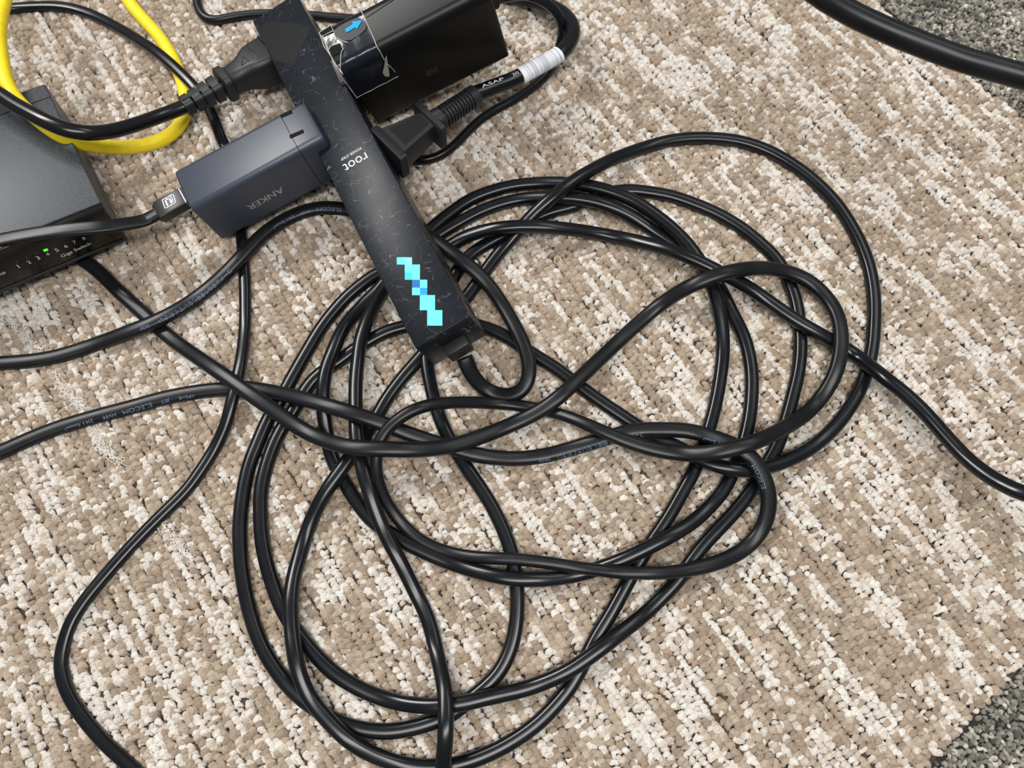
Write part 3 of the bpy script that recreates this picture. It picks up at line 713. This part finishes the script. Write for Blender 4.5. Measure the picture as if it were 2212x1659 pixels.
strokes('printed_emblem', [cpx(356, 340), cpx(376, 352), cpx(392, 402)], 0.38, fu.z, M['white_print'], conn)
cord_obj('cord', 'flat', M['rubber_dull'], ucable, e=4)

# ------------------------------------------------------------------ adapter brick
fa = FRm([-39.66, 139.48, 35.68], [[0.9034, -0.3997, -0.1552], [0.3723, 0.9108, -0.1786], [0.2128, 0.1036, 0.9716]], [64.3, 20.74, 48.9])
fa.c = fa.c+fa.x*1.0; fa.d = [66.6, 20.74, 48.9]
adapter = thing('power_adapter', 'black power adapter block with peeling film, beside the top of the strip', 'power adapter', fa.c*[1, 1, 0])
ad = fa.d; ahw, ahh = ad[1]/2, ad[2]/2
rr_obj('casing', fa, [(-ad[0]/2, ahw-0.6, ahh-0.6, 4.0), (-ad[0]/2+0.6, ahw, ahh, 4.4), (ad[0]/2-0.6, ahw, ahh, 4.4), (ad[0]/2, ahw-0.5, ahh-0.5, 4.0)], M['brick'], adapter, 10)
atop = fa.c+fa.z*ahh; aside = fa.c-fa.y*ahw
# seam line across the top
p, q = hit(792, 38, atop, fa.z), hit(850, 0, atop, fa.z); q = p+(q-p)*2.2
box_obj('seam', Fr((p+q)/2, q-p, np.cross(fa.z, nrm(q-p)), fa.z), (float(np.linalg.norm(q-p)), 0.3, 0.16), M['slot'], adapter, 0, 1, smooth=False)
# clear film wrapped over the plug end
xe = float(np.dot(hit(790, 45, atop, fa.z)-fa.c, fa.x)); xs = -ad[0]/2-0.4
r_ = 4.7; sec = [q for q in rr_section(ahw+0.3, ahh+0.3, r_, 10)]
# open shell: over the top and part-way down the near side
top_ = [q for q in sec]
arc = []
for (a, b) in [(ahw+0.3, ahh-10)]+[(ahw+0.3-r_+r_*math.cos(t), ahh+0.3-r_+r_*math.sin(t)) for t in np.linspace(0, math.pi/2, 9)]+[(-ahw-0.3+r_-r_*math.sin(t), ahh+0.3-r_+r_*math.cos(t)) for t in np.linspace(0, math.pi/2, 9)]+[(-ahw-0.3, z) for z in np.linspace(ahh-8, 4.0, 8)]: arc.append((a, b))
n_ = len(arc); nx_ = 10; V, Fc = [], []
for i in range(nx_+1):
    t = i/nx_
    for j, (a, b) in enumerate(arc):
        jj = max(0, j-18)/8.0
        xr = xe+0.4*math.sin(j*0.9)*0.3+1.5*jj
        wv = 0.25*math.sin(i*1.7+j*0.8)
        V.append(fa.p(xs+(xr-xs)*t, a-(0.3+wv*0.4 if a < 0 else 0), b+(0.1+wv*0.3 if b > ahh-1 else 0)))
for i in range(nx_):
    for j in range(n_-1): a = i*n_+j; Fc.append((a, a+1, a+1+n_, a+n_))
fil = mesh_obj('protective_film', V, Fc, M['film'], adapter, True); fil['label'] = 'clear peeling plastic film with a blue arrow'
def bead(name, pts, r, material, parent, n=6):
    P = np.array(pts, float); V, Fc = [], []; T = np.gradient(P, axis=0)
    for i, (p_, t_) in enumerate(zip(P, T)):
        t_ = nrm(t_); s_ = nrm(np.cross(t_, [0.3, 0.2, 1])); u_ = np.cross(t_, s_); rr = r*(0.75+0.5*((i*37) % 7)/6)
        V += [p_+s_*rr*math.cos(2*math.pi*j/n)+u_*rr*math.sin(2*math.pi*j/n) for j in range(n)]
    for i in range(len(P)-1):
        for j in range(n): a = i*n+j; b = i*n+(j+1) % n; Fc.append((a, b, b+n, a+n))
    return mesh_obj(name, V, Fc, material, parent, True)
edge_pts = [V[nx_*n_+j] for j in range(n_)]
bead('film_edge', edge_pts[1:-2], 0.22, M['film_edge'], fil)
bead('film_edge', [V[i*n_+n_-1] for i in range(nx_+1)], 0.16, M['film_edge'], fil)
bead('film_edge', [V[j] for j in range(6, n_)], 0.30, M['film_edge'], fil)
def apt(u, v, lift=0.5): return hit(u, v, atop+fa.z*lift, fa.z)
def cp2(u, v): return (680+u/5.288, v/5.288)
# torn tab hanging from the edge
tb = [hit(*cp2(*q), aside-fa.y*1.0, fa.y) for q in ((815, 620), (828, 700), (852, 860), (832, 872), (795, 862), (772, 825), (790, 740), (803, 650))]
quad('film_flap', tb, -fa.y, M['film_edge'], fil, 0.3)
# two open slots at the plug end, dark oval patch and arrow
for poly in ([(50, 372), (75, 355), (185, 290), (212, 350), (140, 385), (75, 425)], [(150, 580), (185, 525), (290, 492), (325, 560), (300, 600), (180, 655)]):
    quad('film_cutout', [apt(*cp2(*q), 0.6) for q in poly], fa.z, M['slot'], fil, 0.05)
for poly in ([(50, 372), (75, 355), (185, 290), (212, 350), (140, 385), (75, 425), (50, 372)], [(150, 580), (185, 525), (290, 492), (325, 560), (300, 600), (290, 790), (320, 850)],
             [(50, 372), (75, 440), (100, 520), (150, 590), (200, 670), (300, 830)], [(212, 350), (235, 420), (310, 468), (370, 486)]):
    bead('film_edge', [apt(*cp2(*q), 0.75) for q in poly], 0.2, M['film_edge'], fil)
ov = [(235+0, 350), (215, 395), (250, 440), (330, 465), (420, 455), (500, 405), (575, 340), (590, 290), (560, 235), (500, 200), (420, 225), (330, 270), (260, 310)]
quad('dark_print', [apt(*cp2(*q), 0.55) for q in ov], fa.z, M['film_dark'], fil, 0.05)
ar = [(345, 335), (435, 275), (425, 248), (542, 230), (480, 335), (465, 312), (365, 372)]
quad('printed_arrow', [apt(*cp2(*q), 0.75) for q in ar], fa.z, M['arrow'], fil, 0.05)['label'] = 'bright blue arrow'
# glossy face of the film on the near side
sidepoly = [hit(u, v, aside-fa.y*0.3, fa.y) for u, v in ((722, 130), (822, 95), (850, 140), (856, 150), (776, 203))]
# smudge where a sticker was
R_ = np.random.RandomState(4)
for k in range(9):
    cu, cv = 925+R_.randn()*9, 156+R_.randn()*6; poly = []
    for a in np.linspace(0, 6.28, 9)[:-1]: poly.append(hit(cu+math.cos(a)*(4+3*R_.rand()), cv+math.sin(a)*(6+5*R_.rand()), aside, fa.y))
    quad('smudge', poly, -fa.y, M['smudge'], adapter, 0.06+0.01*k) if k < 3 else None
# plug collar reaching the strip
fpl = Fr(fa.p(-ad[0]/2, 0, -3), -fa.x, fa.y, fa.z)
rr_obj('plug_collar', fpl, [(-1, ahw-3, 13, 2), (3.5, ahw-3, 13, 2)], M['brick'], adapter)
fr_ = frame_px((1030, 12), 34, (1082, -4), 30.5)
loft_obj('strain_relief', fr_, [(-3, 4.6, 4.6, 3), (2, 4.4, 4.4, 3)]+[(2.2+k*1.3+q, r, r, 2.2) for k in range(6) for q, r in ((0, 3.0), (0.65, 3.0), (0.7, 3.7), (1.25, 3.7))]+[(10.2, 2.8, 2.8, 2), (11.5, 2.4, 2.4, 2)], M['plastic'], adapter)
cord_obj('cord', 'adapter_cord', M['rubber'], adapter, e=2)

# ------------------------------------------------------------------ two-blade plug with ribbed strain relief (right of the strip)
def proj_(P):
    q = (np.array(P)-C) @ RC.T; return np.array([1106+F*q[0]/-q[2], 829.5-F*q[1]/-q[2]])
def strip_x(u, v, sy, z=-1.0):
    xs_ = np.linspace(-LX/2, LX/2, 721); return float(xs_[int(np.argmin([np.sum((proj_(fs.p(x, sy*WY/2, z))-[u, v])**2) for x in xs_]))])
xm = strip_x(841, 330, 1)
mr_ = thing('mains_lead', 'black mains lead with ribbed plug and white barcode sleeve, right of the strip', 'power cord', unp(930, 265, 0))
q0 = np.array(fs.p(xm, WY/2+0.2, -1.0)); q1 = unp(1030, 203.5, 24)
xd = nrm(q1-q0); yd = nrm(np.cross(fs.z, xd)); zd = np.cross(xd, yd); th_ = math.radians(6)
fp = Fr(q0, xd, yd*math.cos(th_)+zd*math.sin(th_), zd*math.cos(th_)-yd*math.sin(th_)); PL_ = float(np.linalg.norm(q1-q0))
t1 = float(np.dot(hit(928, 268, fp.c, fp.z)-fp.c, fp.x))
rr_obj('plug_flange', fp, [(0, 10.4, 6.4, 1.2), (3.4, 10.4, 6.4, 1.2), (4.2, 9.6, 5.8, 1.2)], M['plastic'], mr_, 5)
pbod = rr_obj('plug_body', fp, [(3.6, 8.0, 5.9, 1.0), (t1-1.5, 4.8, 5.0, 1.0)], M['plastic'], mr_, 5)
# grip panel: recessed diamond knurl
def gpt(x, y):
    t = (x-3.6)/(t1-5.1); return fp.p(x, y, 5.9+(5.0-5.9)*t)
gp = [gpt(6.2, 5.6), gpt(6.2, -5.6), gpt(t1-2.2, -2.7), gpt(t1-2.2, 3.2)]
knurl_mat = mat('dark_knurled_plastic', (0.006, 0.0065, 0.0075), 0.55, 0.35)
gpn = quad('grip_panel', gp, fp.z, knurl_mat, pbod, 0.06)
V, Fc = [], []
for i in range(20):
    for j in range(-7, 8):
        x = 7.0+i*0.72; y = j*0.8+(0.4 if i % 2 else 0); t = (x-6.2)/(t1-8.4)
        if t < 0 or t > 1: continue
        if not (-5.3+t*2.9 < y < 5.3-t*2.4): continue
        k = len(V); c_ = gpt(x, y); V += [c_+fp.x*0.3, c_+fp.y*0.3, c_-fp.x*0.3, c_-fp.y*0.3, c_+fp.z*0.32]; Fc += [(k, k+1, k+4), (k+1, k+2, k+4), (k+2, k+3, k+4), (k+3, k, k+4)]
kn = mesh_obj('grip_knurl', [v+fp.z*0.07 for v in V], Fc, M['plastic'], pbod, False); kn['kind'] = 'stuff'
rr_obj('finger_guard', fp, [(t1-1.7, 8.8, 5.9, 1.3), (t1-1.2, 9.4, 6.5, 1.5), (t1+1.0, 9.4, 6.5, 1.5), (t1+1.5, 8.8, 5.9, 1.3)], M['plastic'], mr_, 5)
secs = [(t1+1.4, 5.2, 4.9, 2.2)]; x = t1+1.8; E_ = PL_-4.5
while x < t1+6: secs += [(x, 5.0, 4.7, 2.2), (x+0.5, 4.8, 4.5, 2.2)]; x += 0.9
while x < E_:
    t = (x-t1)/(PL_-t1); r1, r0 = 5.0-0.6*t, 3.5
    secs += [(x, r0, r0, 2.2), (x+0.62, r0, r0, 2.2), (x+0.70, r1, r1*0.94, 2.2), (x+1.55, r1, r1*0.94, 2.2)]; x += 1.62
secs += [(E_, 3.5, 3.5, 2.2), (E_+0.1, 4.6, 4.3, 2.4), (PL_-0.5, 4.4, 4.1, 2.4), (PL_, 3.6, 3.4, 2.4)]
sr = loft_obj('strain_relief', fp, secs, M['plastic'], mr_, 28, 25)
for s_ in (-1, 0, 1):     # the ribs that bridge the coils
    box_obj('bridge', Fr(fp.p((t1+6+E_)/2, 0, 0), fp.x, fp.y*math.cos(s_*1.05)+fp.z*math.sin(s_*1.05), fp.z*math.cos(s_*1.05)-fp.y*math.sin(s_*1.05)), (E_-t1-6, 1.5, 0.6), M['plastic'], sr, 0.1, 1, (0, 0, 3.9), smooth=False)
i0 = near('mains_right', 1022, 204)
mc = cord_obj('cord', 'mains_right', M['rubber'], mr_, i0=max(0, i0-4), e=2.2)
text_on_cord('cord_print', 'ASAP', 'mains_right', (1037, 200), (1088, 180), M['white_print'], mc, 2, h=1.7, e=2.2)
text_on_cord('cord_print', '20', 'mains_right', (1104, 173), (1119, 167), M['white_print'], mc, 2, h=1.5, e=2.2)
ja, jb = near('mains_right', 1123, 165), near('mains_right', 1208, 117)
V, Fc = tube('mains_right', ja, jb+1, 0.35, 22, 2.1); slv = mesh_obj('barcode_sleeve', V, Fc, M['label'], mr_, True); edge_smooth(slv, 50); slv['label'] = 'white barcode sleeve'
bars = []; p = PATH['mains_right']; R_ = np.random.RandomState(21)
Lx = p['len'][ja]+2.6; Le = p['len'][jb]-1.2
while Lx < Le:
    wbar = R_.choice([0.16, 0.28, 0.42, 0.6])
    i = np.interp([Lx, Lx+wbar], p['len'], np.arange(len(p['len']))); V2 = []
    for q in i:
        a0 = int(q); f = q-a0; c_ = p['P'][a0]*(1-f)+p['P'][a0+1]*f; S_ = p['S'][a0]; N_ = p['N'][a0]
        V2 += [c_+S_*y+N_*z for y, z in section(SEC['mains_right'][0]/2+0.42, SEC['mains_right'][1]/2+0.42, 22, 2.1)]
    bars.append((V2, [(j, (j+1) % 22, (j+1) % 22+22, j+22) for j in range(22)])); Lx += wbar+R_.choice([0.2, 0.35, 0.5, 0.7])
V, Fc = join(bars); bo = mesh_obj('barcode_bars', V, Fc, M['bars'], slv, True); bo['label'] = 'grey barcode lines'

# ------------------------------------------------------------------ moulded plug on the left side of the strip
ml = thing('mains_lead', 'black mains lead with smooth moulded plug, left of the strip above the charger', 'power cord', unp(470, 195, 0))
xl = strip_x(583, 130, -1, -1.5); q0 = np.array(fs.p(xl, -WY/2-0.2, -1.5)); q1 = unp(397, 231, 19)
xd = nrm(q1-q0); PL2 = float(np.linalg.norm(q1-q0)); yd = nrm(np.cross(fs.z, xd)); fl_ = Fr(q0, xd, yd, np.cross(xd, yd))
def tx(u, v): return float(np.dot(hit(u, v, fl_.c, fl_.z)-fl_.c, fl_.x))
tc_ = tx(487, 186)         # collar
rr_obj('plug_face', fl_, [(0, 9.3, 8.0, 3.0), (2.4, 9.3, 8.0, 3.0)], M['plastic'], ml, 6)
pb2 = rr_obj('plug_body', fl_, [(2.4, 8.4, 7.2, 2.6), (2.7, 8.9, 7.7, 3.0), (8, 8.9, 7.7, 3.4), (11, 8.4, 7.6, 3.6), (14, 7.2, 7.2, 4.0), (17, 6.1, 6.4, 4.2), (tc_-4.0, 5.6, 5.8, 4.4), (tc_-2.8, 6.0, 6.0, 4.4), (tc_-2.2, 6.9, 6.7, 4.0), (tc_+0.6, 6.9, 6.7, 4.0), (tc_+1.3, 6.2, 6.0, 4.0)], M['plastic'], ml, 8, 30)
# raised grip shield and moulded mark on its upper face
sh = [fl_.p(9.5, -3.2, 7.72), fl_.p(9.5, 4.6, 7.72), fl_.p(17.5, 4.0, 6.5), fl_.p(18.5, 0.2, 6.35), fl_.p(17, -2.4, 6.6)]
box_obj('grip_step', Fr(fl_.p(9.2, 0.2, 7.45), fl_.x, fl_.y, fl_.z), (1.0, 9.5, 0.9), M['plastic'], pb2, 0.35, 2)
strokes('moulded_mark', [fl_.p(13.0, 3.0, 7.35), fl_.p(13.6, -1.0, 7.3), fl_.p(16.8, 2.4, 6.55), fl_.p(13.0, 3.0, 7.35)], 0.3, fl_.z, knurl_mat, pb2)
secs = [(tc_+0.8, 5.6, 5.2, 3)]; x = tc_+1.6; bnd = (PL2-x)/4
for k in range(4):
    a = x+k*bnd; r1 = 5.3-0.35*k
    secs += [(a, 3.3, 3.3, 2.6), (a+0.9, 3.3, 3.3, 2.6), (a+1.0, r1, r1-0.3, 3.4), (a+bnd-0.1, r1-0.2, r1-0.5, 3.4)]
secs += [(PL2+0.2, 3.4, 3.2, 2.4)]
sr2 = loft_obj('strain_relief', fl_, secs, M['plastic'], ml, 28, 25)
for s_ in (1,):
    box_obj('bridge', Fr(fl_.p((tc_+1+PL2)/2, 0, 3.4), fl_.x, fl_.y, fl_.z), (PL2-tc_-2, 2.6, 1.9), M['plastic'], sr2, 0.2, 1)
cord_obj('cord', 'mains_left', M['gloss_cord'], ml, e=2)

# ------------------------------------------------------------------ network switch
fw = FRm([-240.39, 63.51, 22.22], [[0.8591, -0.5081, 0.061], [0.5034, 0.8605, 0.0785], [-0.0924, -0.0368, 0.995]], [130.0, 70.9, 23.65])
switch = thing('network_switch', 'small charcoal eight-port network switch with lit green light, at the left', 'network switch', fw.c*[1, 1, 0])
wd_ = fw.d
box_obj('lid', Fr(fw.p(0, 1.0, 0), fw.x, fw.y, fw.z), (wd_[0], wd_[1]-2.0, wd_[2]), M['switch_lid'], switch, 0.7, 3)
yb = float(np.dot(hit(60, 215, fw.c+fw.z*wd_[2]/2, fw.z)-fw.c, fw.y))
box_obj('lid_seam', Fr(fw.p(0, wd_[1]/2-8.2, wd_[2]/2), fw.x, fw.y, fw.z), (wd_[0]-0.6, 0.45, 0.12), M['slot'], switch, 0, 1, smooth=False)
frn = Fr(fw.p(0, -wd_[1]/2, 0), fw.x, fw.y, fw.z)
front = box_obj('front_panel', frn, (wd_[0]+0.2, 2.2, wd_[2]+0.2), M['switch_front'], switch, 0.5, 2)
rim = wd_[2]/2+0.1
box_obj('bezel_rim', Fr(frn.p(0, -1.1, rim-0.8), frn.x, frn.y, frn.z), (wd_[0]+0.2, 0.9, 1.5), M['switch_front'], switch, 0.3, 2)
box_obj('bezel_rim', Fr(frn.p(0, -1.1, -rim+0.8), frn.x, frn.y, frn.z), (wd_[0]+0.2, 0.9, 1.5), M['plastic'], switch, 0.3, 2)
box_obj('bezel_rim', Fr(frn.p(wd_[0]/2-0.6, -1.1, 0), frn.x, frn.y, frn.z), (1.3, 0.9, wd_[2]), M['plastic'], switch, 0.3, 2)
fn = -fw.y; f0 = frn.c+fn*1.1
def fp_(u, v): return hit(u, v, f0, fn)
for ch, u, v in (('1', 45, 573), ('2', 65, 564.6), ('3', 85, 556), ('4', 105, 547), ('5', 125, 538.5), ('6', 144.5, 530), ('7', 163, 521), ('8', 183, 513)):
    a = fp_(u-3.2, v+5.5); b = a+fw.x*1.25
    text_on_plane('port_number', ch, a, b if ch != '1' else a+fw.x*0.35, fw.z, fn, M['white_print'], front, 1.0)
text_on_plane('printed_words', 'Giga Switch', fp_(134, 556), fp_(197, 527.5), fw.z, fn, M['white_print'], front, 1.0)
text_on_plane('printed_words', 'Loop', fp_(-14, 601), fp_(13, 589), fw.z, fn, M['white_print'], front, 1.0)
for k, (u, v) in enumerate(((37.5, 566), (58.5, 557), (79.4, 548), (98.6, 540), (118, 531), (138.6, 522.4), (158, 513), (177, 505))):
    o = box_obj('status_light', Fr(fp_(u, v), fw.x, fw.y, fw.z), (1.7, 0.5, 1.3), M['led'] if k == 3 else M['led_off'], switch, 0.15, 1)
    if k == 3: o['label'] = 'lit green status light'

# ------------------------------------------------------------------ the remaining cables
def lone(name, key, m, label, cat, e=2.0):
    V, Fc = tube(key, e=e); o = mesh_obj(name, V, Fc, m, None, True); tag(o, label, cat); return o
lone('network_cable', 'yellow', M['yellow'], 'yellow network cable curving over the network switch and the carpet', 'cable')
lone('thin_cable', 'thin', M['rubber'], 'thin black cable running from top left under the charger to the bottom left', 'cable', 2.6)
lone('thin_cable', 'top', M['rubber_dull'], 'thin black cable bending at the top edge and passing under the power strip', 'cable')
lone('hanging_cable', 'overhead', M['rubber_dull'], 'out-of-focus black cable hanging above the upper right carpet corner', 'cable')

# ------------------------------------------------------------------ lint caught on the carpet
fluff = mat('pale_lint', (0.85, 0.80, 0.74), 0.9, 0.1)
def lint(px, label, seed):
    R = np.random.RandomState(seed); P0 = [unp(u, v, 1.6) for u, v in px]; V, Fc = [], []
    seg = np.array(P0)
    for q in range(110):
        i = R.randint(0, len(seg)-1); t = R.rand(); c_ = seg[i]*(1-t)+seg[i+1]*t; d = nrm(seg[i+1]-seg[i]); a = R.randn()*0.55
        d = np.array([d[0]*math.cos(a)-d[1]*math.sin(a), d[0]*math.sin(a)+d[1]*math.cos(a), 0]); s_ = np.array([-d[1], d[0], 0])
        L = 2.2+3.5*R.rand(); k = R.randn()*0.35; off = s_*R.randn()*0.9; z0 = R.rand()*0.8; r = 0.07+0.09*R.rand()
        pts = [c_+off+d*(x-0.5)*L+s_*k*L*(x-0.5)**2*2+np.array([0, 0, z0+0.5*math.sin(x*9+q)*0.4]) for x in np.linspace(0, 1, 7)]
        T = np.gradient(np.array(pts), axis=0); k0 = len(V)
        for p_, t_ in zip(pts, T):
            t_ = nrm(t_); u_ = nrm(np.cross(t_, [0, 0, 1])); w_ = np.cross(u_, t_)
            V += [p_+u_*r*math.cos(b)+w_*r*math.sin(b) for b in (0, 2.094, 4.189)]
        for m in range(6):
            for j in range(3): a_ = k0+m*3+j; b_ = k0+m*3+(j+1) % 3; Fc.append((a_, b_, b_+3, a_+3))
    tag(mesh_obj('lint_tuft', V, Fc, fluff, None, True), label, 'lint')
lint([(22, 690), (60, 735), (110, 775)], 'pale lint streak on the carpet above the leftmost black cord', 1)
lint([(118, 805), (150, 855), (185, 885)], 'pale lint streak on the carpet between the two cords at the left edge', 2)
lint([(200, 925), (225, 965), (262, 1005)], 'pale lint clump on the carpet just below the printed cord', 3)
lint([(345, 1130), (385, 1175), (420, 1215)], 'pale lint clump right of the thin cable at lower left', 4)
